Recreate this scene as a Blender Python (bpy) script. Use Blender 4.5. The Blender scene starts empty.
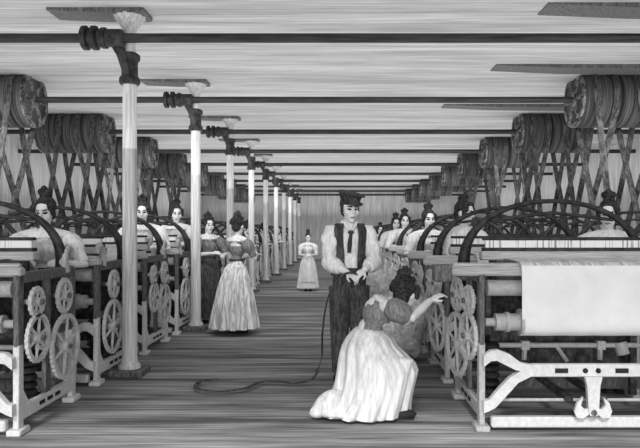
import bpy, bmesh, math, random
from mathutils import Vector, Matrix
random.seed(7)
PI = math.pi
SC = bpy.context.scene
COL = SC.collection
def V(*a): return Vector(a)

# ------------------------------------------------------------------ materials
def ink(name, a, b, sc=(6, 6, 6), c0=.35, c1=.65, rough=.8, fine=None, metal=0.0, detail=5.0):
    """grey material; stretched noise between two greys, like engraver's strokes / worn paint"""
    m = bpy.data.materials.new(name); m.use_nodes = True
    nt = m.node_tree; N = nt.nodes; L = nt.links
    bs = N['Principled BSDF']
    bs.inputs['Roughness'].default_value = rough
    bs.inputs['Specular IOR Level'].default_value = .25
    bs.inputs['Metallic'].default_value = metal
    tc = N.new('ShaderNodeTexCoord'); mp = N.new('ShaderNodeMapping')
    mp.inputs['Scale'].default_value = sc
    L.new(tc.outputs['Object'], mp.inputs['Vector'])
    nz = N.new('ShaderNodeTexNoise'); nz.inputs['Scale'].default_value = 1
    nz.inputs['Detail'].default_value = detail; nz.inputs['Roughness'].default_value = .65
    L.new(mp.outputs[0], nz.inputs['Vector'])
    cr = N.new('ShaderNodeValToRGB')
    cr.color_ramp.elements[0].position = c0; cr.color_ramp.elements[1].position = c1
    cr.color_ramp.elements[0].color = (a, a, a, 1); cr.color_ramp.elements[1].color = (b, b, b, 1)
    L.new(nz.outputs['Fac'], cr.inputs['Fac'])
    out = cr.outputs['Color']
    if fine:
        fs, lo = fine
        mp2 = N.new('ShaderNodeMapping'); mp2.inputs['Scale'].default_value = fs
        L.new(tc.outputs['Object'], mp2.inputs['Vector'])
        n2 = N.new('ShaderNodeTexNoise'); n2.inputs['Scale'].default_value = 1; n2.inputs['Detail'].default_value = 2
        L.new(mp2.outputs[0], n2.inputs['Vector'])
        c2 = N.new('ShaderNodeValToRGB')
        c2.color_ramp.elements[0].position = .4; c2.color_ramp.elements[1].position = .58
        c2.color_ramp.elements[0].color = (lo, lo, lo, 1); c2.color_ramp.elements[1].color = (1, 1, 1, 1)
        L.new(n2.outputs['Fac'], c2.inputs['Fac'])
        mx = N.new('ShaderNodeMix'); mx.data_type = 'RGBA'; mx.blend_type = 'MULTIPLY'
        mx.inputs['Factor'].default_value = 1
        L.new(out, mx.inputs['A']); L.new(c2.outputs['Color'], mx.inputs['B'])
        out = mx.outputs['Result']
    L.new(out, bs.inputs['Base Color'])
    return m

M = {}
M['ceiling'] = ink('ceiling boards', .42, .66, (.3, 4, 1), .36, .66, .95, ((1.3, 34, 1), .76))
M['floor'] = ink('floor boards', .11, .50, (.45, 5, 1), .38, .66, .85, ((.9, 40, 1), .5))
M['wall'] = ink('hatched wall plaster', .5, .68, (5, 5, .5), .35, .65, .95, ((30, 30, 1.0), .7))
M['column'] = ink('painted column', .50, .72, (30, 30, 1.4), .38, .6, .7, ((60, 60, 3), .8))
M['black'] = ink('black iron', .012, .05, (14, 14, 14), .4, .65, .55)
M['iron'] = ink('dark iron', .022, .10, (16, 16, 16), .38, .66, .6, ((50, 50, 12), .5))
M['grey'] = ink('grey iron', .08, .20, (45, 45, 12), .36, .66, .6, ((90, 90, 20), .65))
M['pale'] = ink('pale iron', .32, .46, (30, 30, 30), .34, .66, .6)
M['white'] = ink('white painted iron', .50, .66, (30, 30, 30), .3, .66, .6)
M['wood'] = ink('loom timber', .34, .62, (3, 50, 50), .32, .68, .7, ((6, 120, 120), .75))
M['reed'] = ink('reed wires', .25, .85, (70, 2, 2), .36, .44, .7, detail=1)
M['cloth'] = ink('white woven cloth', .74, .84, (6, 6, 6), .3, .7, .95)
M['warp'] = ink('warp threads', .42, .8, (70, 4, 4), .42, .58, .95)
M['drum'] = ink('drum lagging', .012, .12, (24, .5, .5), .36, .66, .85, ((60, 1, 1), .45), detail=2)
M['drumend'] = ink('drum end', .03, .28, (12, 12, 12), .4, .62, .85, ((50, 50, 50), .5))
M['belt'] = ink('leather belt', .03, .13, (20, 20, 5), .36, .62, .9, ((50, 50, 10), .5))
M['gear'] = ink('gear iron', .44, .6, (30, 30, 30), .34, .66, .6)
M['shaft'] = ink('line shaft iron', .012, .05, (2, 30, 30), .36, .66, .6)
M['skin'] = ink('pale skin', .66, .76, (20, 20, 20), .3, .7, .8)
M['eye'] = ink('dark eye', .02, .04)
M['lip'] = ink('lip grey', .22, .3)
M['hair'] = ink('dark hair', .008, .06, (50, 50, 50), .42, .62, .85)
M['linen'] = ink('white linen', .68, .86, (22, 22, 6), .34, .6, .95, ((60, 60, 10), .82))
M['skirtwhite'] = ink('white skirt cotton', .56, .82, (20, 20, 1.4), .34, .6, .95, ((60, 60, 3), .85))
M['stripe'] = ink('striped skirt', .44, .82, (26, 26, .12), .40, .56, .95, detail=2)
M['bodice'] = ink('grey bodice', .17, .30, (50, 50, 14), .36, .64, .95, ((110, 110, 30), .7))
M['lightdress'] = ink('light dress', .42, .66, (30, 30, 8), .36, .64, .95, ((80, 80, 14), .8))
M['dark'] = ink('dark cloth', .04, .13, (40, 40, 10), .36, .64, .95, ((90, 90, 20), .55))
M['vest'] = ink('dark waistcoat', .03, .11, (26, 26, 8), .36, .64, .95, ((70, 70, 20), .55))
M['shoe'] = ink('black shoe', .01, .03)
M['slot'] = ink('slot shadow iron', .01, .03)
M['heap'] = ink('mottled cloth', .46, .82, (26, 26, 26), .38, .60, .95)

# ------------------------------------------------------------------ mesh builder
class MB:
    def __init__(s): s.v = []; s.f = []; s.m = []
    def add(s, vs, fs, mi=0):
        o = len(s.v); s.v += [Vector(p) for p in vs]
        for f in fs: s.f.append([i + o for i in f]); s.m.append(mi)
        return s
    def box(s, x0, x1, y0, y1, z0, z1, mi=0, b=.0):
        if b <= 0:
            vs = [(x, y, z) for x in (x0, x1) for y in (y0, y1) for z in (z0, z1)]
            return s.add(vs, [(0,1,3,2),(4,6,7,5),(0,4,5,1),(2,3,7,6),(0,2,6,4),(1,5,7,3)], mi)
        bm = bmesh.new(); bmesh.ops.create_cube(bm, size=1)
        for v in bm.verts:
            v.co = V(x0+(v.co.x+.5)*(x1-x0), y0+(v.co.y+.5)*(y1-y0), z0+(v.co.z+.5)*(z1-z0))
        bmesh.ops.bevel(bm, geom=bm.edges[:], offset=b, segments=1, affect='EDGES')
        bm.verts.index_update()
        s.add([v.co.copy() for v in bm.verts], [[v.index for v in f.verts] for f in bm.faces], mi); bm.free(); return s
    def tube(s, pts, rad, n=10, mi=0, flat=None, up=None):
        pts = [Vector(p) for p in pts]
        if not isinstance(rad, (list, tuple)): rad = [rad]*len(pts)
        vs = []; fs = []; u = None
        for i, p in enumerate(pts):
            t = (pts[min(i+1, len(pts)-1)] - pts[max(i-1, 0)]).normalized()
            if u is None:
                u = Vector(up) if up else (V(0,0,1) if abs(t.z) < .9 else V(1,0,0))
            u = (u - t*u.dot(t)).normalized(); w = t.cross(u)
            fu, fw = flat if flat else (1, 1)
            for k in range(n):
                a = 2*PI*k/n
                vs.append(p + (u*math.cos(a)*fu + w*math.sin(a)*fw)*rad[i])
        for i in range(len(pts)-1):
            for k in range(n):
                k2 = (k+1) % n
                fs.append((i*n+k, i*n+k2, (i+1)*n+k2, (i+1)*n+k))
        fs.append(tuple(range(n-1, -1, -1))); fs.append(tuple((len(pts)-1)*n+k for k in range(n)))
        return s.add(vs, fs, mi)
    def ball(s, c, r, R=None, n=14, mi=0):
        if not isinstance(r, (list, tuple)): r = (r, r, r)
        c = Vector(c); vs = []; fs = []; h = max(6, n//2)
        for i in range(1, h):
            ph = PI*i/h
            for k in range(n):
                a = 2*PI*k/n
                p = V(math.sin(ph)*math.cos(a)*r[0], math.sin(ph)*math.sin(a)*r[1], math.cos(ph)*r[2])
                vs.append(c + (R @ p if R else p))
        for i in range(h-2):
            for k in range(n):
                k2 = (k+1) % n
                fs.append((i*n+k, (i+1)*n+k, (i+1)*n+k2, i*n+k2))
        t = len(vs); p = V(0,0,r[2]); vs += [c + (R @ p if R else p), c - (R @ p if R else p)]
        for k in range(n):
            k2 = (k+1) % n
            fs.append((t, k, k2)); fs.append((t+1, (h-2)*n+k2, (h-2)*n+k))
        return s.add(vs, fs, mi)
    def lathe(s, prof, c=(0,0,0), axis='z', n=20, mi=0, flute=0, ph=0):
        """prof: (r, h) pairs along the axis, closed by caps"""
        vs = []; fs = []; c = Vector(c)
        for r, h in prof:
            for k in range(n):
                a = 2*PI*k/n + ph
                rr = r*(1 + flute*math.cos(a*12)) if flute else r
                x, y = rr*math.cos(a), rr*math.sin(a)
                vs.append(c + (V(x,y,h) if axis == 'z' else V(h,x,y) if axis == 'x' else V(x,h,y)))
        for i in range(len(prof)-1):
            for k in range(n):
                k2 = (k+1) % n
                fs.append((i*n+k, i*n+k2, (i+1)*n+k2, (i+1)*n+k))
        fs.append(tuple(range(n-1,-1,-1))); fs.append(tuple((len(prof)-1)*n+k for k in range(n)))
        return s.add(vs, fs, mi)
    def prism(s, poly, lo, hi, plane='xz', mi=0):
        n = len(poly)
        def P(a, b, t): return V(a,t,b) if plane == 'xz' else V(t,a,b) if plane == 'yz' else V(a,b,t)
        vs = [P(a,b,lo) for a,b in poly] + [P(a,b,hi) for a,b in poly]
        fs = [tuple(range(n-1,-1,-1)), tuple(range(n,2*n))]
        for i in range(n):
            j = (i+1) % n; fs.append((i,j,n+j,n+i))
        return s.add(vs, fs, mi)
    def ring(s, c, r0, r1, w, n=36, mi=0, teeth=0.0):
        """flat wheel rim in the y-z plane, width w along x"""
        vs = []; fs = []; cx, cy, cz = c
        for k in range(n):
            a = 2*PI*k/n; ro = r1 + (teeth if k % 2 else 0)
            for r, x in ((r0,-w/2),(ro,-w/2),(ro,w/2),(r0,w/2)):
                vs.append((cx+x, cy+r*math.cos(a), cz+r*math.sin(a)))
        for k in range(n):
            a, b = k*4, ((k+1) % n)*4
            for j in range(4):
                j2 = (j+1) % 4; fs.append((a+j, a+j2, b+j2, b+j))
        return s.add(vs, fs, mi)
    def build(s, name, mats, parent=None, smooth=True, loc=None, flipx=False, auto=40):
        me = bpy.data.meshes.new(name)
        sx = -1 if flipx else 1
        me.from_pydata([(p[0]*sx, p[1], p[2]) for p in s.v], [], s.f)
        for m in (mats if isinstance(mats, (list, tuple)) else [mats]): me.materials.append(m)
        me.polygons.foreach_set('material_index', s.m)
        bm = bmesh.new(); bm.from_mesh(me); bmesh.ops.recalc_face_normals(bm, faces=bm.faces); bm.to_mesh(me); bm.free()
        o = bpy.data.objects.new(name, me); COL.objects.link(o)
        if smooth: me.shade_smooth(); me.set_sharp_from_angle(angle=math.radians(auto))
        if parent: o.parent = parent
        if loc: o.location = loc
        return o

def thing(name, label, cat, loc=(0,0,0), rz=0, group=None):
    o = bpy.data.objects.new(name, None); COL.objects.link(o); o.empty_display_size = .2
    o.location = loc; o.rotation_euler = (0,0,rz)
    return tag(o, label, cat, group)
def tag(o, label, cat, group=None):
    o['label'] = label; o['category'] = cat; o['kind'] = 'thing'
    if group: o['group'] = group
    return o
def dup(root, loc, label, skip=()):
    r = root.copy(); COL.objects.link(r); r.location = loc; r['label'] = label
    for ch in root.children:
        if ch.name.split('.')[0] in skip: continue
        c = ch.copy(); COL.objects.link(c); c.parent = r
        for g in ch.children:
            d = g.copy(); COL.objects.link(d); d.parent = c
    return r
ORD = ['nearest','second','third','fourth','fifth','sixth','seventh','eighth','ninth','tenth','eleventh','twelfth','thirteenth',
       'fourteenth','fifteenth','sixteenth','seventeenth','eighteenth','nineteenth','twentieth']

# ------------------------------------------------------------------ room
CEIL = 3.55; BACK = 33.0; XL, XR = -7.4, 6.8; FRONT = .9
def struct(name, mb, mat):
    o = mb.build(name, mat, smooth=False); o['kind'] = 'structure'; return o
struct('floor', MB().box(XL-.2, XR+.2, -1.5, BACK+.2, -.15, 0), M['floor'])
struct('ceiling', MB().box(XL-.2, XR+.2, FRONT, BACK+.2, CEIL, CEIL+.15), M['ceiling'])
struct('wall_back', MB().box(XL, XR, BACK, BACK+.2, 0, CEIL), M['wall'])
struct('wall_left', MB().box(XL-.2, XL, FRONT, BACK, 0, CEIL), M['wall'])
struct('wall_right', MB().box(XR, XR+.2, FRONT, BACK, 0, CEIL), M['wall'])

for i, (y, x0) in enumerate(((6.15, 1.95), (8.35, 2.0), (10.9, 1.75))):  # tapered strips shaped as the cast shadow streaks on the ceiling
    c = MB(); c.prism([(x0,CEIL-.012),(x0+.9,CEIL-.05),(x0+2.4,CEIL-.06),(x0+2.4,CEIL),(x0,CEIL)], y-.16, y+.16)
    struct('shadow_streak_%d' % (i+1), c, M['grey'])
# ------------------------------------------------------------------ columns and shafts
YC = [6.27 + 2.87*k for k in range(10)]
ZS = 3.26; XC = -2.06
def make_column(y, label):
    t = thing('iron_column', label, 'column', (XC, y, 0), 0, 'iron columns along the aisle')
    MB().box(-.16,.16,-.16,.16,0,.07,b=.012).build('plinth', M['grey'], t, smooth=False)
    MB().lathe([(.105,.07),(.105,.10),(.08,.13),(.073,.2),(.066,2.86)], n=24).build('shaft_post', M['column'], t)
    MB().lathe([(.088,2.84),(.1,2.86),(.1,2.9),(.078,2.93),(.078,3.06),(.1,3.09),(.1,3.13),(.075,3.15)], n=24).build('collar', M['black'], t)
    # bracket arm rising to the line shaft
    b = MB()
    b.prism([(-.03,2.92),(.03,2.92),(.0,3.12),(-.10,3.28),(-.17,3.32),(-.2,3.26),(-.15,3.2),(-.09,3.1)], -.11, -.04)
    b.lathe([(.06,-.14),(.085,-.12),(.085,.1),(.06,.12)], c=(-.13,-.13,ZS), axis='x', n=16)
    b.build('bracket_arm', M['black'], t)
    MB().lathe([(.058,3.13),(.058,3.36),(.064,3.37)], n=20).build('neck', M['column'], t)
    MB().lathe([(.06,3.36),(.07,3.39),(.10,3.44),(.14,3.49),(.15,3.51)], n=96, flute=.06).build('capital', M['column'], t)
    c = MB(); c.prism([(-.75,3.525),(-.28,3.505),(.16,3.505),(.18,3.52),(.18,CEIL),(-.75,CEIL)], -.15, .15)  # head plate; its tapered left end stands in for the plate's cast shadow
    c.build('plate_and_shadow', M['grey'], t, smooth=False)
    return t
col0 = make_column(YC[0], 'tall pale iron column nearest the viewer beside the left looms')
for k in range(1, 10):
    dup(col0, (XC, YC[k], 0), '%s pale iron column from the front along the left of the aisle' % ORD[k])

DRL = (-5.5, -4.3); DRR = (3.3, 4.5); RD = .39
for k in range(10):
    y = YC[k] - .13
    t = thing('line_shaft', '%s overhead iron line shaft crossing under the ceiling' % (ORD[k] + ('' if k == 0 else ' from the front')),
              'line shaft', (0, y, ZS), 0, 'overhead line shafts')
    MB().tube([(XL,0,0),(XR,0,0)], .045, n=14).build('shaft_rod', M['shaft'], t)
    c = MB(); x = XC-.42
    c.lathe([(.05,0),(.1,.01),(.115,.02),(.115,.06),(.075,.07),(.075,.10),(.115,.11),(.115,.15),(.075,.16),(.075,.19),(.1,.2),(.1,.24),(.05,.25)], c=(x,0,0), axis='x', n=20)
    c.build('coupling', M['black'], t)
    if k >= 1:
        for x0, x1 in (DRL, DRR):
            d = MB()
            d.lathe([(RD-.02,x0),(RD,x0+.015),(RD,x1-.015),(RD-.02,x1)], axis='x', n=40)
            for xe, sg in ((x0,-1),(x1,1)):
                d.ring((xe,0,0), RD-.06, RD, .03, n=40, mi=1)
                d.lathe([(.1,-.03),(.1,.03)], c=(xe,0,0), axis='x', n=16, mi=1)
                for q in range(6):
                    a = q*PI/3
                    d.tube([(xe,0,0),(xe,math.cos(a)*(RD-.05),math.sin(a)*(RD-.05))], .03, n=6, mi=1)
            d.build('drum', [M['drum'], M['drumend']], t)

# ------------------------------------------------------------------ looms
LD = .95; PER = 1.435
def gear(y, z, r, spokes=6, tilt=0):
    g = MB(); x = -.06
    g.ring((x,y,z), r-.022-.02*r, r, .026, n=max(28, int(r*300)//2*2), teeth=.009)
    g.lathe([(r*.10+.012,-.03),(r*.17+.012,-.03),(r*.17+.012,.03),(.02,.07)], c=(x,y,z), axis='x', n=14)
    for q in range(spokes):
        a = q*2*PI/spokes + .35
        g.tube([(x,y,z),(x,y+math.cos(a)*(r-.02),z+math.sin(a)*(r-.02))], [.015*(r/.2)**.5,.009], n=6)
    if tilt:
        m = Matrix.Rotation(tilt, 3, 'Z'); c = V(x,y,z)
        g.v = [c + m @ (p-c) for p in g.v]
    return g
def arc(c, r, a0, a1, n): return [(c[0]+r*math.cos(a0+(a1-a0)*i/n), c[1]+r*math.sin(a0+(a1-a0)*i/n)) for i in range(n+1)]

def make_loom(label, group, s, loc, odd=False, outer=False):
    fl = s < 0
    t = thing('power_loom', label, 'loom', loc, 0, group)
    W = 1.5
    def B(mb, name, mat, parent=t, smooth=True): return mb.build(name, mat, parent, smooth, flipx=fl)
    # end frames: legs, feet, bottom rail
    for x in (0, W):
        f = MB()
        for y0 in (0, LD-.07):
            f.box(x-.022, x+.022, y0, y0+.07, .04, .62, b=.006)
            f.box(x-.05, x+.05, y0-.04, y0+.11, 0, .045, b=.008)
        f.box(x-.02, x+.02, .06, LD-.06, .09, .19, b=.006)
        f.prism([(.06,.18),(.17,.18),(.06,.32)], x-.015, x+.015, 'yz'); f.prism([(LD-.06,.18),(LD-.17,.18),(LD-.06,.32)], x-.015, x+.015, 'yz')
        fo = B(f, 'end_frame', M['pale'] if s > 0 else M['white'])
        for q in (-.13, 0, .13):
            B(MB().box(x-.026, x+.026, LD/2+q-.04, LD/2+q+.04, .128, .155), 'slot', M['slot'], fo, False)
        u = MB()
        for y0 in (.0, LD-.08): u.box(x-.02, x+.02, y0, y0+.08, .6, 1.1, b=.006)
        u.box(x-.02, x+.02, .02, LD-.02, 1.04, 1.12, b=.008)
        u.box(x-.018, x+.018, .02, LD-.02, .6, .66, b=.006)
        u.box(x-.015, x+.015, .42, .5, .19, 1.06)
        B(u, 'upper_frame', M['grey'])
        for y0, dr in (((.16,1),) if odd else ((LD-.16,-1),)) if s < 0 else ():
            h = MB()
            h.tube([(x,y0,1.08),(x,y0+.03*dr,1.16),(x,y0+.0*dr,1.24),(x,y0-.055*dr,1.275),(x,y0-.105*dr,1.25),(x,y0-.115*dr,1.20)], [.04,.034,.03,.03,.028,.02], n=8)
            B(h, 'frame_horn', M['pale'])
    # gears
    G = [(.66,.50,.25),(.64,.90,.13),(.2,.64,.17),(.18,.90,.105)]
    if odd: G = [(LD-y, z, r) for y, z, r in G]
    for y, z, r in G:
        B(gear(y,z,r,tilt=.15 if s > 0 else 0), 'gear_wheel', M['gear'])
        B(MB().tube([(-.11,y,z),(.06,y,z)], .02, n=8), 'gear_axle', M['grey'])
    # front cross frame: forked at both ends
    c = MB()
    def fork(x0, sg):
        up = [(x0,.54),(x0+sg*.05,.575),(x0+sg*.10,.58),(x0+sg*.18,.55),(x0+sg*.26,.49),(x0+sg*.34,.475)]
        lo = [(x0+sg*.34,.40),(x0+sg*.24,.35),(x0+sg*.15,.25),(x0+sg*.08,.175),(x0+sg*.03,.15),(x0,.14)]
        thick = .07
        upi = [(x0+sg*.34,.42),(x0+sg*.22,.44),(x0+sg*.15,.475),(x0+sg*.09,.505),(x0+sg*.05,.50),(x0,.46)]
        loi = [(x0,.22),(x0+sg*.04,.23),(x0+sg*.10,.30),(x0+sg*.18,.385),(x0+sg*.26,.435),(x0+sg*.34,.45)]
        c.prism(up + upi, -.05, .0); c.prism(loi + lo, -.05, .0)
    fork(0, 1); fork(W, -1)
    c.box(.33, W-.33, -.05, 0, .39, .48, b=.008)
    cf = B(c, 'cross_frame', M['white'])
    for x in (.54, W-.54): B(MB().box(x-.045, x+.045, -.056, -.01, .42, .452), 'slot', M['slot'], cf, False)
    for x in (W/2-.045, W/2+.045): B(MB().lathe([(.018,-.058),(.018,-.01)], c=(x,0,.436), axis='y', n=12), 'slot', M['slot'], cf, False)
    k = MB()
    xm = W/2
    k.prism([(xm-.06,.40),(xm+.06,.40),(xm+.045,.34),(xm+.035,.17),(xm+.025,.13),(xm-.025,.13),(xm-.035,.17),(xm-.045,.34)], -.09, -.05)
    for sg in (-1, 1):
        k.prism([(xm+sg*.03,.14),(xm+sg*.07,.11),(xm+sg*.115,.12),(xm+sg*.13,.16),(xm+sg*.11,.22),(xm+sg*.07,.26),(xm+sg*.085,.2),(xm+sg*.06,.175),(xm+sg*.03,.18)], -.08, -.055)
    k.lathe([(.02,-.1),(.02,-.04)], c=(xm,0,.155), axis='y', n=12, mi=1)
    B(k, 'treadle_bracket', [M['white'], M['grey']])
    # rails and rods
    B(MB().box(.06, W-.06, -.03, .03, .03, .105, b=.01), 'foot_rail', M['white'], smooth=False)
    B(MB().tube([(0,.06,.205),(W,.06,.205)], .012, n=8), 'tie_rod', M['pale'])
    B(MB().box(0, W, LD-.06, LD-.02, .08, .18), 'rear_rail', M['grey'], smooth=False)
    tr = MB().tube([(0,.42,.53),(W,.42,.53)], .02, n=10)
    for x in (.42, 1.0):
        tr.tube([(x,.42,.53),(x-.01,.40,.42)], .02, n=6); tr.box(x-.03, x+.03, .39, .45, .5, .565)
    tr.tube([(.66,.42,.53),(.72,.34,.42)], .016, n=6); tr.tube([(1.15,.42,.55),(1.17,.4,.46)], .05, n=10)
    B(tr, 'treadle_shaft', M['pale'])
    for x in (.62, .86):
        B(MB().box(x-.03, x+.03, .02, .88, .2, .24, b=.006), 'treadle', M['iron'], smooth=False)
    # breast beam
    bx0 = -.22 if s > 0 else -.03
    bb = MB().box(bx0, W+.03, .0, .09, 1.09, 1.155, b=.015)
    bb.tube([(bx0+.02,.045,1.16),(W,.045,1.16)], .022, n=8)
    B(bb, 'breast_beam', M['wood'])
    if s > 0 and not odd and not outer: B(MB().box(-.34, -.22, -.03, .1, 1.05, 1.17, b=.01), 'beam_block', M['grey'], smooth=False)
    B(MB().lathe([(.02,.04),(.058,.05),(.058,W-.05),(.02,W-.04)], c=(0,.08,1.0), axis='x', n=20), 'take_up_roller', M['pale'])
    r = MB().lathe([(.03,.03),(.03,.1),(.062,.1),(.062,.17),(.072,.17),(.072,.2),(.062,.2),(.062,.27),(.095,.27),(.095,.29),(.075,.3),(.075,1.2),(.095,1.21),(.095,1.23),(.062,1.23),(.062,W-.1),(.03,W-.1),(.03,W-.03)], c=(0,.05,.76), axis='x', n=20)
    B(r, 'cloth_roll', M['pale'])
    # cloth: from the race board over the breast beam and down to the roll
    path = [(.52,1.2),(.3,1.195),(.1,1.19),(.02,1.185),(-.02,1.165),(-.035,1.13),(-.04,1.0),(-.042,.85),(-.04,.76),(-.028,.715),(.0,.68),(.05,.667),(.1,.68)]
    vs = []; fs = []; nx = 24
    for i, (y, z) in enumerate(path):
        for j in range(nx+1):
            x = .27 + (1.0)*j/nx
            wob = .006*math.sin(j*1.1)*(1 if i > 5 else .3)
            vs.append((x, y+wob, z))
    n0 = len(vs)
    vs += [(a, b+.006, c-.006) for a, b, c in vs]
    q = nx+1
    for i in range(len(path)-1):
        for j in range(nx):
            a = i*q+j; fs.append((a,a+1,a+q+1,a+q)); fs.append((n0+a,n0+a+q,n0+a+q+1,n0+a+1))
    mi = [1 if i < 4 else 0 for i in range(len(path)-1) for j in range(nx) for _ in (0,1)]
    cl = MB(); cl.add(vs, fs); cl.m = mi
    B(cl, 'woven_cloth', [M['cloth'], M['warp']])
    # sley
    B(MB().box(.12, W+.02, .50, .56, 1.335, 1.36, b=.006), 'sley_cap', M['black'], smooth=False)
    B(MB().box(.14, W, .515, .535, 1.275, 1.34), 'reed', M['reed'], smooth=False)
    B(MB().box(.10, W+.02, .46, .58, 1.18, 1.25, b=.01).box(.12, W, .48, .57, 1.25, 1.278, mi=1), 'race_board', [M['wood'], M['black']], smooth=False)
    for x in (.2, W-.2):
        B(MB().box(x-.025, x+.025, .51, .56, .12, 1.2), 'sley_sword', M['iron'], smooth=False)
    # overhead arch
    n = 30; pts = []; rr = []
    for i in range(n+1):
        a = PI*i/n
        ca = math.cos(a); sa = max(0, math.sin(a))
        x = W/2 - (W/2-.02)*(abs(ca)**1.0)*(1 if ca > 0 else -1)
        z = 1.1 + .555*sa**.8
        pts.append((x,.78,z)); rr.append(.058 - .04*sa**.7)
    B(MB().tube(pts, rr, n=10, flat=(1,.8)), 'arch', M['black'])
    B(MB().tube([(W/2-.5,.78,1.5),(W/2,.78,1.56),(W/2+.5,.78,1.5)], .014, n=6), 'arch_tie', M['black'])
    # warp side
    w = MB().lathe([(.03,.02),(.03,.12),(.2,.12),(.2,.15),(.14,.15),(.14,W-.15),(.2,W-.15),(.2,W-.12),(.03,W-.12),(.03,W-.02)], c=(0,LD-.13,.82), axis='x', n=22)
    B(w, 'warp_beam', M['iron'])
    vs = [(.2,.58,1.2),(W-.2,.58,1.2),(W-.2,LD-.05,1.0),(.2,LD-.05,1.0)]
    wp = MB(); wp.add(vs+[(a,b,c-.01) for a,b,c in vs], [(0,1,2,3),(7,6,5,4),(0,4,5,1),(1,5,6,2),(2,6,7,3),(3,7,4,0)])
    B(wp, 'warp_sheet', M['warp'], smooth=False)
    # side and rear filler sheets, added to darken the loom's inside, coil of weights
    B(MB().box(.05, .09, .12, LD-.12, .66, 1.03), 'dark_side_filler', M['iron'], smooth=False)
    B(MB().box(.12, W-.12, LD-.3, LD-.27, .3, .66), 'dark_rear_filler', M['iron'], smooth=False)
    cs = MB()
    for q in range(7): cs.lathe([(.07,0),(.085,.012),(.085,.034),(.07,.046)], c=(.14,.42,.17+q*.056), n=16)
    B(cs, 'weight_stack', M['black'])
    B(MB().tube([(.03,LD+.06,.78),(W-.03,LD+.06,.78)], .022, n=8).box(.02,.07,LD-.05,LD+.1,.74,.82).box(W-.07,W-.02,LD-.05,LD+.1,.74,.82), 'crank_shaft', M['grey'])
    if outer:
        for xp in (.55, 1.15):
            p = MB().lathe([(.05,-.05),(.13,-.05),(.135,0),(.13,.05),(.05,.05)], c=(xp,LD+.06,.78), axis='x', n=20)
            B(p, 'belt_pulley', M['grey'])
    return t

X_R1, X_L1, X_R2, X_L2 = 1.0, -2.23, 3.0, -4.0
YR, YL = 4.5, 4.4
SMALL = ('slot','tie_rod','gear_axle','treadle','treadle_bracket','rear_rail','weight_stack','dark_rear_filler','frame_horn','dark_side_filler','sley_sword','arch_tie','take_up_roller','treadle_shaft','beam_block','crank_shaft')
PULL = {}
def loom_row(row, s, x, y0, ks, where, group):
    proto = {}
    for k in ks:
        y = y0 + PER*k
        lab = '%s power loom %s' % (ORD[k-ks[0]] + ('' if k == ks[0] else ' from the front'), where)
        if row == 'R1' and k == 0: lab = 'nearest power loom of the right row, wide white cloth hanging over its front'
        if row == 'L1' and k == 0: lab = 'nearest power loom of the left row, cut by the left picture edge'
        o = k % 2
        if o not in proto: proto[o] = make_loom(lab, group, s, (x, y, 0), bool(o), row in ('R2','L2'))
        else: dup(proto[o], (x, y, 0), lab, SMALL if k >= 6 else ('slot','beam_block'))
        PULL[(row, k)] = [(x + s*.55, y + LD + .06), (x + s*1.15, y + LD + .06)]
loom_row('R1', 1, X_R1, YR, list(range(0, 19)), 'in the row along the right of the aisle', 'looms right of the aisle')
loom_row('L1', -1, X_L1, YL, list(range(0, 19)), 'in the row along the left of the aisle', 'looms left of the aisle')
loom_row('R2', 1, X_R2, YR, list(range(1, 10)), 'in the far right row behind the aisle looms', 'looms in the outer right row')
loom_row('L2', -1, X_L2, YL, list(range(2, 10)), 'in the far left row behind the aisle looms', 'looms in the outer left row')

# ------------------------------------------------------------------ belts
def hull(P):
    P = sorted(set(P))
    def half(Q):
        h = []
        for p in Q:
            while len(h) > 1 and (h[-1][0]-h[-2][0])*(p[1]-h[-2][1]) - (h[-1][1]-h[-2][1])*(p[0]-h[-2][0]) <= 0: h.pop()
            h.append(p)
        return h
    a = half(P); b = half(P[::-1]); return a[:-1] + b[:-1]
def belt(xd, yd, xp, yp, label, group, w=.085):
    Rd, Rp = RD+.008, .145
    P = [(round(yd+Rd*math.cos(i*PI/20),4), round(ZS+Rd*math.sin(i*PI/20),4)) for i in range(40)] + \
        [(round(yp+Rp*math.cos(i*PI/10),4), round(.78+Rp*math.sin(i*PI/10),4)) for i in range(20)]
    H = hull(P)
    # subdivide the long runs so that they can twist a little
    Q = []
    for i, p in enumerate(H):
        q = H[(i+1) % len(H)]; Q.append(p)
        d = math.dist(p, q)
        if d > .4:
            for j in range(1, 8): Q.append((p[0]+(q[0]-p[0])*j/8, p[1]+(q[1]-p[1])*j/8))
    vs = []; fs = []; n = len(Q); th = .012
    cy = sum(p[0] for p in Q)/n; cz = sum(p[1] for p in Q)/n
    for i, (y, z) in enumerate(Q):
        f = min(1, max(0, (z-.78)/(ZS-.78)))
        f = f*f*(3-2*f)
        x = xp + (xd-xp)*f
        a, b = Q[i-1], Q[(i+1) % n]
        ty, tz = b[0]-a[0], b[1]-a[1]; l = math.hypot(ty, tz) or 1
        ny, nz = tz/l*th, -ty/l*th
        ww = w/2
        vs += [(x-ww,y,z),(x+ww,y,z),(x+ww,y+ny,z+nz),(x-ww,y+ny,z+nz)]
    for i in range(n):
        a, b = 4*i, 4*((i+1) % n)
        for j in range(4):
            j2 = (j+1) % 4; fs.append((a+j,a+j2,b+j2,b+j))
    mb = MB(); mb.add([(x-xp,y-yp,z) for x,y,z in vs], fs)
    o = mb.build('drive_belt', M['belt'], loc=(xp,yp,0))
    return tag(o, label, 'belt', group)
BW = ['first','second','third','fourth']
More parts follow.
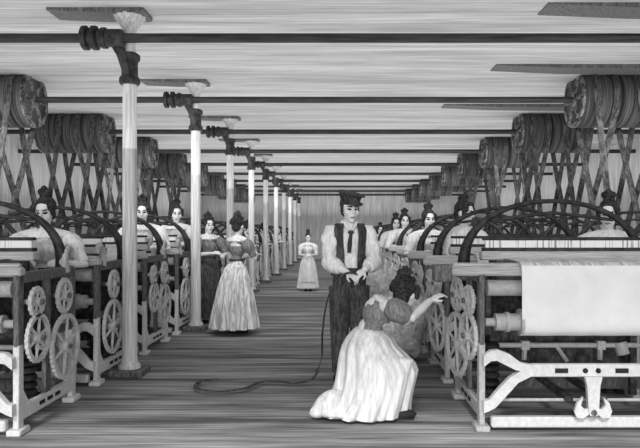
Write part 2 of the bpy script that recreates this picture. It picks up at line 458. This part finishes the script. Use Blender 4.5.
for k in range(1, 9):
    yd = YC[k]-.13
    for side, (x0, x1), rows in (('left', DRL, ('L1','L2')), ('right', DRR, ('R1','R2'))):
        q = 0
        sg = -1 if side == 'left' else 1
        base = x1 if side == 'left' else x0       # end of drum nearer the aisle
        for p in (0, 1):
            for kk in (2*k, 2*k+1):
                if (rows[1], kk) not in PULL: continue
                xp, yp = PULL[(rows[1], kk)][p]
                xd = base + sg*(.14 + .6*p + .28*(kk % 2) + .04*random.random())
                lab = '%s leather drive belt from the aisle end of the %s %s drum' % (BW[q], ORD[k-1], side)
                belt(xd, yd, xp, yp, lab, 'drive belts on the %s drums' % side)
                q += 1

# ------------------------------------------------------------------ people
def rot(yaw=0, pitch=0, roll=0):
    return Matrix.Rotation(yaw,3,'Z') @ Matrix.Rotation(pitch,3,'X') @ Matrix.Rotation(roll,3,'Y')
def melt(mb, name, mats, parent, voxel=.01, sm=3, color=None):
    """fuse overlapping closed pieces into ONE continuous surface"""
    me = bpy.data.meshes.new(name+'_raw'); me.from_pydata([tuple(p) for p in mb.v], [], mb.f)
    bm = bmesh.new(); bm.from_mesh(me); bmesh.ops.recalc_face_normals(bm, faces=bm.faces); bm.to_mesh(me); bm.free()
    o = bpy.data.objects.new(name, me); COL.objects.link(o)
    r = o.modifiers.new('r','REMESH'); r.mode = 'VOXEL'; r.voxel_size = voxel
    if sm:
        s = o.modifiers.new('s','SMOOTH'); s.iterations = sm; s.factor = .5
    dg = bpy.context.evaluated_depsgraph_get(); dg.update()
    new = bpy.data.meshes.new_from_object(o.evaluated_get(dg))
    o.modifiers.clear(); o.data = new; bpy.data.meshes.remove(me)
    new.name = name; new.materials.clear()
    for m in (mats if isinstance(mats,(list,tuple)) else [mats]): new.materials.append(m)
    if color:
        idx = [color(p.center) for p in new.polygons]
        new.polygons.foreach_set('material_index', idx)
    new.shade_smooth()
    o.parent = parent
    return o
def ik(S, T, a, b, pole):
    S, T = Vector(S), Vector(T); d = T-S; L = d.length
    if L > (a+b)*.995: T = S + d*((a+b)*.995/L); d = T-S; L = d.length
    x = (a*a - b*b + L*L)/(2*L); h = math.sqrt(max(a*a-x*x, 1e-6)); u = d/L
    p = Vector(pole); p = (p - u*p.dot(u)).normalized()
    return S + u*x + p*h, T
def hand(mb, W, d, n, side, k, curl=.7):
    """wrist W, pointing d, palm facing n; side = direction of the thumb; k = scale"""
    d = Vector(d).normalized(); n = Vector(n); n = (n - d*n.dot(d)).normalized()
    t = d.cross(n); t = t if t.dot(Vector(side)) > 0 else -t
    R = Matrix((t, d, n)).transposed()
    P = lambda a,b,c: Vector(W) + R @ V(a*k, b*k, c*k)
    mb.ball(P(0,.045,0), (.038*k,.05*k,.014*k), R, n=12)
    for i, (x, l) in enumerate(((.029,.07),(.010,.08),(-.010,.074),(-.028,.058))):
        p0 = P(x*.9,.07,0); a1 = curl*.55; a2 = curl*1.5
        p1 = P(x, .085+l*.45*math.cos(a1), l*.45*math.sin(a1))
        p2 = P(x*1.03, .085+l*.45*math.cos(a1)+l*.55*math.cos(a2), l*.45*math.sin(a1)+l*.55*math.sin(a2))
        mb.tube([p0,p1,p2], [.0095*k,.009*k,.0072*k], n=8)
    mb.tube([P(.025,.02,.002), P(.052,.045,.014), P(.058,.078,.026)], [.012*k,.0105*k,.008*k], n=8)

def head_parts(mb, C, R, k):
    P = lambda x,y,z: C + R @ V(x*k,y*k,z*k)
    S = lambda a,b,c: (a*k,b*k,c*k)
    mb.ball(P(0,.01,.022), S(.076,.095,.092), R, n=20)
    mb.ball(P(0,-.022,-.045), S(.056,.066,.07), R, n=18)
    mb.ball(P(0,-.068,-.096), S(.026,.022,.018), R, n=12)
    mb.tube([P(0,-.084,.018),P(0,-.1,-.005),P(0,-.112,-.026)], [.008*k,.011*k,.014*k], n=8)
    mb.ball(P(0,-.08,.034), S(.05,.014,.011), R, n=12)
    mb.ball(P(0,-.083,-.062), S(.024,.014,.011), R, n=12)
    for sx in (-1,1):
        mb.ball(P(sx*.075,.012,-.008), S(.011,.022,.032), R, n=10)
        mb.ball(P(sx*.045,-.055,-.025), S(.024,.024,.024), R, n=10)
def face_color(C, R, k):
    Ri = R.inverted()
    def f(p):
        q = Ri @ (p - C) / k
        if q.y < -.045:
            ax = abs(q.x)
            if ((ax-.031)/.017)**2 + ((q.z-.008)/.009)**2 < 1: return 1
            if .012 < ax < .05 and abs(q.z-.034) < .0055 and q.y < -.06: return 1
            if (q.x/.024)**2 + ((q.z+.062)/.009)**2 < 1: return 2
        return 0
    return f
def hair_parts(C, R, k, style):
    h = MB()
    P = lambda x,y,z: C + R @ V(x*k,y*k,z*k)
    S = lambda a: a*k
    h.ball(P(0,.03,.042), (S(.083),S(.098),S(.088)), R, n=18)
    h.ball(P(0,.062,-.015), (S(.068),S(.06),S(.075)), R, n=14)
    rnd = random.Random(hash(style) % 100 if not isinstance(style, str) else len(style))
    if style in ('updo','curly'):
        h.ball(P(0,.055,.135), (S(.05),S(.05),S(.055)), R, n=14)
        h.ball(P(.035,.04,.16), S(.03), R, n=10); h.ball(P(-.035,.05,.16), S(.03), R, n=10); h.ball(P(0,.03,.19), S(.028), R, n=10)
        for sx in (-1,1):
            h.ball(P(sx*.07,-.035,.045), (S(.03),S(.036),S(.036)), R, n=10)
            h.ball(P(sx*.079,-.03,.0), (S(.02),S(.026),S(.034)), R, n=10)
    if style == 'curly':
        for i in range(26):
            a = rnd.uniform(0,2*PI); e = rnd.uniform(-.3,1.3)
            d = V(math.cos(a)*math.cos(e), math.sin(a)*math.cos(e), math.sin(e))
            if d.y < -.45 and d.z < .6: continue
            h.ball(P(d.x*.085, .03+d.y*.1, .042+d.z*.09), S(rnd.uniform(.02,.032)), R, n=8)
    if style == 'tall':
        h.lathe([(.045*k,0),(.055*k,.06*k),(.05*k,.12*k),(.03*k,.15*k)], c=P(0,.03,.09), n=14)
    if style == 'man':
        for sx in (-1,1): h.ball(P(sx*.074,-.0,.0), (S(.014),S(.028),S(.05)), R, n=10)
    return h

def loft(rings, folds=0, amp=0.0, n=72, seed=0, a0=0, a1=2*PI, thick=0):
    """rings: (cx, cy, z, rx, ry[, fold factor]); closed skirt-like surface with folds"""
    rnd = random.Random(seed)
    ph = [rnd.uniform(0,2*PI) for _ in range(4)]
    mb = MB(); vs = []; fs = []
    full = abs(a1-a0-2*PI) < 1e-6
    m = n if full else n+1
    for r in rings:
        cx, cy, z, rx, ry = r[:5]; fa = r[5] if len(r) > 5 else 1
        for j in range(m):
            a = a0 + (a1-a0)*j/n
            w = 1 + amp*fa*(math.sin(a*folds+ph[0]) + .6*math.sin(a*(folds*1.0//2*2+3)+ph[1]) + .35*math.sin(a*(folds*2+1)+ph[2]))
            vs.append((cx + rx*w*math.cos(a), cy + ry*w*math.sin(a), z))
    R = len(rings)
    for i in range(R-1):
        for j in range(n):
            j2 = (j+1) % m if full else j+1
            fs.append((i*m+j, i*m+j2, (i+1)*m+j2, (i+1)*m+j))
    if full:
        fs.append(tuple(range(m-1,-1,-1))); fs.append(tuple((R-1)*m+j for j in range(m)))
        mb.add(vs, fs)
    else:
        c = [sum(r[0] for r in rings)/R, sum(r[1] for r in rings)/R]
        o = len(vs); inn = []
        for (x,y,z), i in zip(vs, range(o)):
            r = rings[i//m]; d = V(x-r[0], y-r[1], 0); d = d.normalized()*thick if d.length > 0 else d
            inn.append((x-d.x, y-d.y, z))
        fs += [tuple(o+i for i in f[::-1]) for f in fs[:]]
        for i in range(R-1):
            for j in (0, n):
                a, b = i*m+j, (i+1)*m+j; fs.append((a,b,o+b,o+a))
        for j in range(n):
            for i in (0, R-1):
                a, b = i*m+j, i*m+j+1; fs.append((a,b,o+b,o+a))
        mb.add(vs+inn, fs)
    return mb

def woman(label, loc, rz, H=1.62, hands=((-.12,-.26,.62),(.12,-.26,.62)), yaw=0, pitch=.1, skirt='lightdress', bodice='bodice', sleeve=None,
          hair='updo', rb=.3, seed=1, vox=.012, apron=None, collar='linen', lean=0, group=None, name='person', amp=.05, poles=None, long_sleeve=False):
    """stands facing -Y in her own frame; hands are (x, y, z/H)"""
    t = thing(name, label, 'person', loc, rz, group)
    k = H/1.62
    fwd = lambda z: -lean*max(0, z-.58*H)
    sh = .105*H; zs = .815*H
    body = MB()
    hc = V(0, fwd(.92*H)-.015*k, .915*H); HR = rot(yaw, pitch)
    head_parts(body, hc, HR, k*.97)
    body.tube([(0,fwd(zs)+.01,.78*H),(0,fwd(zs),.83*H),hc+V(0,.015,-.04)*k], [.06*k,.042*k,.042*k], n=12)
    body.ball((0,fwd(.76*H),.74*H), (.115*k,.08*k,.14*k)); body.ball((0,0,.6*H), (.09*k,.07*k,.12*k)); body.ball((0,.01,.52*H), (.13*k,.095*k,.12*k))
    bod = MB()
    bod.ball((0,fwd(.72*H)-.01,.715*H), (.128*k,.095*k,.125*k)); bod.ball((0,fwd(.62*H),.62*H), (.092*k,.075*k,.1*k)); bod.ball((0,fwd(zs),.775*H), (.14*k,.07*k,.05*k))
    for sx in (-1,1): bod.ball((sx*.05*k,fwd(.73*H)-.07*k,.725*H), .05*k)
    slv = []
    for i, sx in enumerate((-1,1)):
        S = V(sx*sh, fwd(zs), zs-.02*H)
        hx, hy, hz = hands[i]; T = V(hx*k, hy*k+fwd(zs), hz*H)
        pole = poles[i] if poles else (sx*.8, .5, -.6)
        E, T = ik(S, T, .175*H, .15*H, pole)
        body.tube([V(sx*.05*k,fwd(zs),zs-.01), S, (S+E)/2, E, (E+T)/2, T], [.05*k,.045*k,.042*k,.035*k,.033*k,.023*k], n=10)
        hd = (T-E).normalized()
        hand(body, T, hd, V(-sx*.6,.2,-.6), V(-sx*.2,-.5,.8), k*.9, .6)
        s = MB()
        R = (E-S).to_track_quat('Z','Y').to_matrix()
        s.ball(S+(E-S)*.32, (.085*k,.085*k,.115*k), R, n=16)
        s.tube([S+(E-S)*.5, S+(E-S)*.92], [.06*k,.05*k], n=12)
        if long_sleeve: s.tube([S+(E-S)*.85, E, E+(T-E)*.75], [.052*k,.05*k,.038*k], n=12)
        slv.append(s)
    for sx in (-1,1):
        body.tube([(sx*.07*k,0,.5*H),(sx*.065*k,-.01,.28*H),(sx*.06*k,.0,.05*H)], [.08*k,.055*k,.035*k], n=10)
        body.tube([(sx*.06*k,.02,.035*H),(sx*.065*k,-.06*k,.022*H),(sx*.07*k,-.12*k,.016*H)], [.034*k,.028*k,.022*k], n=8)
        MB().ball((sx*.066*k,-.05*k,.028), (.042*k,.115*k,.03)).box(sx*.066*k-.03*k, sx*.066*k+.03*k, -.13*k, .05*k, 0, .012).build('shoe', M['shoe'], t)
    melt(body, 'body', [M['skin'],M['eye'],M['lip']], t, vox*.8, 2, face_color(hc, HR, k*.97))
    melt(hair_parts(hc, HR, k, hair), 'hair', M['hair'], t, vox*.8, 1)
    melt(bod, 'bodice', M[bodice], t, vox, 3)
    for s in slv: melt(s, 'sleeve', M[sleeve or bodice], t, vox, 2)
    rings = [(0,0,.625*H,.088*k,.072*k,0),(0,0,.6*H,.1*k,.085*k,.3),(0,.01,.56*H,.165*k,.135*k,.6),(0,.02,.48*H,.2*k,.18*k,.9)]
    for i in range(1,9):
        f = i/8; r = .2*k + (rb*k-.2*k)*f**.85
        rings.append((0,.02+.02*f,.48*H+(.055*H-.48*H)*f, r, r*.92, .9+.4*f))
    loft(rings, 13, amp, 96, seed).build('skirt', M[skirt], t, auto=70)
    MB().lathe([(.09*k,-.015),(.097*k,-.01),(.097*k,.012),(.09*k,.016)], c=(0,0,.625*H), n=24).build('waistband', M['dark' if skirt != 'skirtwhite' else 'linen'], t)
    if apron:
        ar = [(0,0,.62*H,.11*k,.095*k,0)] + [(r[0],r[1],r[2],r[3]*1.06+.008,r[4]*1.06+.01,r[5]*.5) for r in rings[1:-2]]
        loft(ar, 13, amp*.5, 24, seed, -PI/2-.75, -PI/2+.75, .008).build('apron', M[apron], t, auto=70)
    if collar:
        loft([(0,fwd(zs),.83*H,.06*k,.055*k,0),(0,fwd(zs),.818*H,.085*k,.07*k,0),(0,fwd(zs),.8*H,.13*k,.088*k,.4),(0,fwd(zs),.785*H,.142*k,.094*k,1)], 12, .015, 48, seed, 0, 2*PI).build('collar', M[collar], t)
    return t

# --- overlooker standing with a strap in his hands
def make_man():
    H = 1.77
    t = thing('person', 'man in flat cap, dark waistcoat and white shirt sleeves standing in aisle holding strap', 'person', (.09, 6.14, 0), .12)
    body = MB(); hc = V(.0,-.03,.915*H); HR = rot(.22,.18); k = 1.07
    head_parts(body, hc, HR, k)
    body.tube([(0,.01,.79*H),(0,0,.84*H),hc+V(0,.015,-.04)], [.075,.056,.055], n=12)
    body.ball((0,0,.73*H), (.16,.1,.17)); body.ball((0,0,.6*H), (.13,.09,.16)); body.ball((0,0,.52*H), (.15,.1,.12))
    shirt = MB(); shirt.ball((0,0,.73*H), (.172,.112,.17)); shirt.ball((0,0,.62*H), (.145,.102,.15)); shirt.ball((0,.0,.79*H), (.17,.085,.07))
    sl = []
    for sx, T in ((-1,(-.055,-.25,1.03)),(1,(.10,-.27,1.05))):
        S = V(sx*.185,.0,.805*H); E, T = ik(S, T, .32, .26, (sx*.55,.6,-.5))
        body.tube([V(sx*.08,0,.8*H), S, (S+E)/2, E, (E+T)/2, T], [.06,.06,.052,.044,.043,.028], n=12)
        hand(body, T, V(-sx*.55,-.35,-.35), V(-sx*.1,.45,-.8), V(-sx*.1,-.8,.6), 1.05, .95)
        s = MB(); R = (E-S).to_track_quat('Z','Y').to_matrix()
        s.ball(S+(E-S)*.25, (.075,.078,.12), R); s.ball(S+(E-S)*.62, (.08,.085,.14), R)
        s.ball(E, .078); s.tube([E, E+(T-E)*.35, E+(T-E)*.6, E+(T-E)*.64], [.08,.078,.06,.048], n=14)
        rnd = random.Random(5+sx)
        for q in range(9):
            p = S + (E-S)*rnd.uniform(.25,1.0); a = rnd.uniform(0,6.28)
            s.ball(p + R @ V(math.cos(a)*.062, math.sin(a)*.062, 0), (.034,.034,.05), R, n=8)
        sl.append(s)
    tro = MB()
    tro.ball((0,0,.53*H), (.168,.118,.12)); tro.tube([(0,0,.5*H),(0,0,.6*H)], [.15,.14], n=16, flat=(.75,1), up=(0,1,0))
    for sx, fy in ((-1,-.05),(1,.03)):
        tro.tube([(sx*.085,0,.5*H),(sx*.098,fy*.5,.28*H),(sx*.1,fy,.06*H),(sx*.1,fy,.04*H)], [.115,.092,.074,.078], n=14)
        body.tube([(sx*.085,0,.5*H),(sx*.098,fy*.5,.28*H),(sx*.1,fy,.05*H)], [.09,.06,.04], n=10)
        body.tube([(sx*.1,fy+.02,.06),(sx*.12,fy-.08,.035),(sx*.13,fy-.14,.03)], [.04,.034,.026], n=8)
        o = MB().ball((sx*.118,fy-.07,.042), (.05,.135,.042), rot(sx*.2)).box(sx*.118-.04,sx*.118+.04,fy-.17,fy+.05,0,.016)
        o.build('shoe', M['shoe'], t)
    melt(body, 'body', [M['skin'],M['eye'],M['lip']], t, .0065, 2, face_color(hc, HR, k))
    melt(hair_parts(hc, HR, k, 'man'), 'hair', M['hair'], t, .008, 1)
    melt(shirt, 'shirt', M['linen'], t, .01, 3)
    for s in sl: melt(s, 'sleeve', M['linen'], t, .01, 1)
    melt(tro, 'trousers', M['dark'], t, .011, 3)
    # dark work apron front over thighs
    # waistcoat, open in front
    vr = [(0,0,.555*H,.178,.135),(0,0,.6*H,.166,.124),(0,0,.66*H,.17,.126),(0,0,.72*H,.187,.13),(0,0,.775*H,.197,.122),(0,0,.815*H,.185,.1),(0,0,.838*H,.13,.085)]
    loft(vr, 6, .012, 60, 3, -PI/2+.42, 1.5*PI-.42, .014).build('waistcoat', M['vest'], t, auto=70)
    # collar, neckerchief
    c = MB(); c.tube([(-.075,-.01,.838*H),(-.055,-.07,.83*H),(-.012,-.1,.795*H)], [.03,.03,.012], n=8, flat=(1,.5))
    c.tube([(.075,-.01,.838*H),(.055,-.07,.83*H),(.012,-.1,.795*H)], [.03,.03,.012], n=8, flat=(1,.5)); c.tube([(-.075,.0,.84*H),(0,.07,.85*H),(.075,.0,.84*H)], .025, n=8)
    c.build('shirt_collar', M['linen'], t)
    n = MB(); n.ball((0,-.105,.79*H), (.03,.02,.02)); n.tube([(0,-.11,.785*H),(-.015,-.125,.72*H),(-.02,-.125,.68*H)], [.014,.022,.016], n=8, flat=(1,.5))
    n.build('neckerchief', M['vest'], t)
    # cap: soft crown with a peak
    cp = MB(); P = lambda x,y,z: hc + HR @ V(x*k,y*k,z*k)
    CR = HR @ rot(0,.06,.16)
    cp.ball(P(0,.012,.066), (.086*k,.103*k,.05*k), HR, n=18)
    for q in range(5): cp.ball(P(0,.012,.075+q*.012), ((.088+q*.004)*k,(.104+q*.003)*k,.02*k), CR, n=20)
    cp.ball(P(.012,.0,.138), (.125*k,.13*k,.017*k), CR, n=24)
    cp.ball(P(.01,-.105,.062), (.075*k,.06*k,.011*k), HR @ rot(0,.25), n=14)
    melt(cp, 'cap', M['vest'], t, .008, 1)
    return t
make_man()

# --- strap trailing from his hands to the floor
def ribbon(pts, w, th, wid):
    mb = MB(); vs = []; fs = []; pts = [Vector(p) for p in pts]; n = len(pts)
    for i, p in enumerate(pts):
        t = (pts[min(i+1,n-1)]-pts[max(i-1,0)]).normalized()
        s = Vector(wid[i]) if p.z > .12 else t.cross(V(0,0,1)); s = (s - t*s.dot(t)).normalized(); u = t.cross(s)
        vs += [p-s*w/2-u*th/2, p+s*w/2-u*th/2, p+s*w/2+u*th/2, p-s*w/2+u*th/2]
    for i in range(n-1):
        a, b = 4*i, 4*i+4
        for j in range(4): fs.append((a+j,a+(j+1)%4,b+(j+1)%4,b+j))
    fs += [(3,2,1,0), tuple(4*(n-1)+j for j in range(4))]
    return mb.add(vs, fs)
def spline(P, m=8):
    P = [Vector(p) for p in P]; out = []
    for i in range(len(P)-1):
        p0, p1, p2, p3 = P[max(i-1,0)], P[i], P[i+1], P[min(i+2,len(P)-1)]
        for j in range(m):
            s = j/m
            out.append(.5*((2*p1)+(p2-p0)*s+(2*p0-5*p1+4*p2-p3)*s*s+(3*p1-p0-3*p2+p3)*s**3))
    return out + [P[-1]]
st = spline([(.20,5.86,1.0),(.10,5.82,1.03),(.0,5.84,.99),(-.11,5.86,.8),(-.16,5.86,.5),(-.17,5.86,.26),(-.24,5.84,.07),(-.40,5.80,.03),(-.55,5.86,.03),(-.72,5.84,.03),
             (-.84,5.6,.03),(-1.05,5.50,.03),(-1.25,5.6,.03),(-1.28,5.86,.03),(-1.12,5.92,.04)])
wids = []
for i in range(len(st)):
    f = min(1, max(0, (st[i].z-.03)/.3)); wids.append(V(.25*f, .9*f+.0, .25+.6*(1-f)))
tag(ribbon(st, .04, .008, wids).build('leather_strap', M['belt'], auto=80), 'long dark leather strap trailing from the man to loops on the floor', 'strap')

# --- kneeling woman reaching into the gears
def make_kneeler():
    t = thing('person', 'woman in white skirt kneeling on floor, reaching one arm to the near right loom gears', 'person', (.2, 4.92, 0), 0)
    k = .98
    body = MB(); hc = V(.31,.03,.915); HR = rot(2.45,.12)
    hips = V(.03,.02,.42); waist = V(.02,.0,.63); chest = V(.09,.0,.78); neck = V(.18,.01,.855)
    head_parts(body, hc, HR, k)
    body.tube([neck-V(.05,0,.05), neck, hc+V(-.02,0,-.04)], [.06,.045,.045], n=12)
    body.ball(chest, (.115,.13,.13)); body.ball(waist, (.09,.1,.12)); body.ball(hips, (.13,.14,.16))
    S = V(.15,-.13,.85); E = V(.335,-.16,.765); T = V(.50,.02,.875)
    body.tube([chest+V(0,-.05,.05), S, (S+E)/2, E, (E+T)/2, T], [.05,.046,.044,.038,.035,.024], n=10)
    hand(body, T, V(.7,.25,.35), V(.2,.3,-.8), V(-.2,-.5,.6), .95, .6)
    S2 = V(.18,.13,.84); E2 = V(.33,.24,.68); T2 = V(.47,.32,.80)
    body.tube([chest+V(0,.05,.05), S2, (S2+E2)/2, E2, (E2+T2)/2, T2], [.05,.046,.044,.038,.035,.024], n=10)
    hand(body, T2, V(.8,.0,.3), V(0,-.2,-.8), V(0,-.7,.5), .95, .6)
    # front (right) leg bent with foot flat, other knee on the floor
    body.tube([hips+V(.02,-.07,0), V(.30,-.12,.42), V(.22,-.12,.07)], [.09,.062,.038], n=10)
    body.tube([V(.19,-.12,.05), V(.28,-.13,.035), V(.34,-.13,.03)], [.036,.03,.024], n=8)
    body.tube([hips+V(0,.08,0), V(.2,.12,.08), V(-.18,.12,.07), V(-.26,.12,.05)], [.09,.065,.045,.035], n=10)
    melt(body, 'body', [M['skin'],M['eye'],M['lip']], t, .0065, 2, face_color(hc, HR, k))
    MB().ball((.27,-.135,.04), (.105,.042,.036)).box(.18,.35,-.165,-.105,0,.014).build('shoe', M['shoe'], t)
    MB().ball((-.24,.12,.045), (.10,.04,.036)).build('shoe', M['shoe'], t)
    melt(hair_parts(hc, HR, k*1.06, 'curly'), 'hair', M['hair'], t, .008, 1)
    bod = MB()
    R = rot(0,0,.45)
    bod.ball(chest, (.118,.14,.13), R); bod.ball(waist+V(.015,0,.02), (.092,.11,.13), R); bod.ball(V(.13,0,.835), (.085,.155,.05), R)
    melt(bod, 'bodice', M['bodice'], t, .01, 3)
    for S_, E_ in ((S,E),(S2,E2)):
        s = MB(); Rq = (E_-S_).to_track_quat('Z','Y').to_matrix()
        s.ball(S_+(E_-S_)*.4, (.085,.085,.105), Rq)
        for q in range(8):
            a = q*PI/4; s.ball(S_+(E_-S_)*.42 + Rq @ V(math.cos(a)*.06,math.sin(a)*.06,.0), (.03,.03,.08), Rq, n=8)
        s.tube([S_+(E_-S_)*.6, S_+(E_-S_)*.95], [.07,.05], n=12)
        melt(s, 'sleeve', M['bodice'], t, .01, 1)
    # collar
    cl = MB(); cl.ball(V(.13,0,.872), (.088,.135,.036), rot(0,0,.45)); melt(cl, 'collar', M['linen'], t, .009, 1)
    # skirt spread over the legs
    def rg(z, x0, x1, ry, cy=0., f=1): return ((x0+x1)/2, cy, z, (x1-x0)/2, ry, f)
    rings = [rg(.665,-.085,.115,.105,0,0), rg(.64,-.11,.14,.125,0,.3), rg(.59,-.15,.20,.17,0,.5), rg(.53,-.18,.235,.20,0,.7), rg(.47,-.195,.295,.225,0,.8), rg(.40,-.205,.365,.245,0,.9),
             rg(.34,-.21,.385,.255,0,1), rg(.24,-.225,.36,.275,0,1.1), rg(.16,-.25,.34,.29,0,1.2), rg(.09,-.30,.325,.30,0,1.3), rg(.05,-.335,.32,.30,0,1.4), rg(.028,-.345,.318,.298,0,1.4)]
    loft(rings, 13, .042, 140, 4).build('skirt', M['skirtwhite'], t, auto=80)
    tr = MB(); tr.ball(V(-.28,-.12,.12), (.14,.10,.085), rot(.2,0,-.55)); tr.ball(V(-.33,-.12,.075), (.11,.09,.055), rot(.2,0,-.4)); tr.ball(V(-.2,-.1,.06), (.2,.16,.055))
    melt(tr, 'skirt_hem', M['skirtwhite'], t, .011, 2)
    return t
make_kneeler()

# --- other workers
woman('woman in striped skirt standing with her back turned beside the second column', (-1.44, 8.87, 0), PI-.75, 1.62, ((-.06,-.28,.68),(.02,-.3,.66)), yaw=.35, pitch=.1,
      skirt='stripe', bodice='bodice', hair='curly', rb=.35, seed=3, vox=.01, amp=.085, lean=.05)
woman('woman facing the striped-skirt woman, half hidden by the second column', (-2.04, 9.9, 0), .7, 1.64, ((-.1,-.3,.66),(.1,-.3,.64)), yaw=-.1, pitch=.05,
      skirt='dark', bodice='bodice', hair='curly', rb=.22, seed=5, vox=.011)
woman('girl in white pinafore standing far down the aisle', (-.76, 15.2, 0), .1, 1.38, ((-.07,-.2,.62),(.07,-.2,.62)), yaw=0, pitch=.2,
      skirt='linen', bodice='linen', hair='tall', rb=.29, seed=7, apron='skirtwhite', vox=.013)
def worker(label, x, y, rz, seed, H=1.66, **kw):
    a = dict(skirt='lightdress', bodice='lightdress', sleeve='linen', rb=.22, vox=.013, pitch=.2, hair='updo', hands=((-.15,-.24,.66),(.15,-.24,.66)), group='weavers standing behind the looms')
    a.update(kw)
    woman(label, (x,y,0), rz, H, seed=seed, **a)
worker('weaver in pale dress leaning over the nearest left loom', -2.58, 5.60, .35, 11, 1.72, vox=.011, yaw=-.3, pitch=.25)
worker('weaver in pale dress behind the left looms, between first and second columns', -2.62, 8.50, .1, 12, 1.82, yaw=.1)
worker('weaver looking down just left of the second column', -2.54, 9.93, .2, 13, 1.84, yaw=.2)
worker('weaver bending at the left looms, seen between the third and fourth columns', -2.38, 15.6, 1.2, 14, 1.62, lean=.2, skirt='linen', bodice='linen')
worker('weaver bending at the left looms, seen between the fourth and fifth columns', -2.34, 18.5, 1.2, 15, 1.60, lean=.2, skirt='linen', bodice='linen')
worker('weaver bending at the left looms, seen between the fifth and sixth columns', -2.35, 22.8, 1.2, 16, 1.60, lean=.2, skirt='linen', bodice='linen')
worker('weaver in white dress behind the nearest right loom at picture edge', 2.38, 5.68, -.2, 17, 1.70, skirt='linen', bodice='linen', yaw=-.3)
worker('weaver in pale dress bending at the second loom on the right', 1.38, 7.12, .5, 18, 1.76, skirt='linen', bodice='linen', yaw=.4, lean=.0, hands=((-.15,-.28,.6),(.15,-.24,.66)))
worker('weaver in white standing between the third and fourth looms on the right', 1.18, 8.56, .2, 19, 1.72, skirt='linen', bodice='linen')
worker('weaver in white standing between the fifth and sixth looms on the right', 1.15, 11.43, .1, 20, 1.75, skirt='linen', bodice='linen')
worker('weaver in white standing between the sixth and seventh looms on the right', 1.12, 12.87, .1, 21, 1.72, skirt='linen', bodice='linen')
worker('smallest distant weaver on the right, just beside the shoulder of the capped man', 1.08, 17.2, .1, 22, 1.60, skirt='linen', bodice='linen')

# --- pale mottled cloth piled by the looms behind the kneeling woman
hp = MB(); rnd = random.Random(3)
hp.ball((.0,0,.28), (.36,.28,.3)); hp.ball((.05,.05,.62), (.27,.22,.34)); hp.ball((-.15,-.02,.8), (.17,.15,.2)); hp.ball((.2,.0,.5),(.22,.2,.28))
for i in range(34):
    a = rnd.uniform(0,2*PI); z = rnd.uniform(.05,.95); r = .33-.2*z
    hp.ball((.03+r*math.cos(a)-.12*(z>.7), r*.8*math.sin(a), z), (rnd.uniform(.05,.1),rnd.uniform(.05,.1),rnd.uniform(.04,.09)), rot(a,rnd.uniform(-.6,.6)), n=8)
hh = thing('cloth_heap', 'pale mottled cloth heaped on floor between the man and right looms', 'cloth', (.56, 7.0, 0))
for o in [melt(hp, 'folded_cloth', M['heap'], hh, .016, 2)]: pass

# ------------------------------------------------------------------ light
W = bpy.data.worlds.new('World'); SC.world = W; W.use_nodes = True
W.node_tree.nodes['Background'].inputs['Color'].default_value = (.9,.9,.9,1)
W.node_tree.nodes['Background'].inputs['Strength'].default_value = .75
def sun(name, elev, az, e, ang):
    l = bpy.data.lights.new(name, 'SUN'); l.energy = e; l.angle = math.radians(ang)
    o = bpy.data.objects.new(name, l); COL.objects.link(o)
    d = V(math.sin(math.radians(az))*math.cos(math.radians(elev)), math.cos(math.radians(az))*math.cos(math.radians(elev)), -math.sin(math.radians(elev)))
    o.rotation_euler = d.to_track_quat('-Z','Y').to_euler(); o.location = (0,-3,6)
sun('sun_key', 40, 10, 2.7, 9)
sun('fill_sun_low', 7, 16, 1.1, 18)  # extra low sun, added as fill down the room
sun('fill_sun_right', 6, -16, .6, 18)  # dim fill from the right, added to brighten the left wall
l = bpy.data.lights.new('fill_uplight', 'AREA'); l.shape = 'RECTANGLE'; l.size = 13; l.size_y = 30; l.energy = 1150  # unseen upward fill, added to brighten the ceiling
o = bpy.data.objects.new('fill_uplight', l); COL.objects.link(o); o.location = (-.3, 17.5, 2.2); o.rotation_euler = (PI,0,0)
def area(loc, d, sx, sy, e):
    l = bpy.data.lights.new('fill_light', 'AREA'); l.shape = 'RECTANGLE'; l.size = sx; l.size_y = sy; l.energy = e; l.spread = 2.0  # added fill for the bays and side walls, no fixture in the room
    o = bpy.data.objects.new('fill_light', l); COL.objects.link(o); o.location = loc; o.rotation_euler = V(*d).to_track_quat('-Z','Y').to_euler()
for y in (7.6, 13.4, 19.1, 24.8): area((-.3, y, 3.0), (0, 1, -.6), 11, .5, 75)
area((-5.9, 17, 2.9), (-1, 0, -.45), 24, .5, 35)
area((5.3, 17, 2.9), (1, 0, -.45), 24, .5, 35)

# ------------------------------------------------------------------ camera
cam = bpy.data.cameras.new('camera'); cam.sensor_width = 36; cam.lens = 36
cam.shift_x = -20/640; cam.shift_y = 8/640
co = bpy.data.objects.new('camera', cam); COL.objects.link(co); co.location = (0,0,1.4); co.rotation_euler = (PI/2,0,0)
SC.camera = co
SC.view_settings.view_transform = 'Standard'; SC.view_settings.look = 'None'; SC.view_settings.exposure = 0
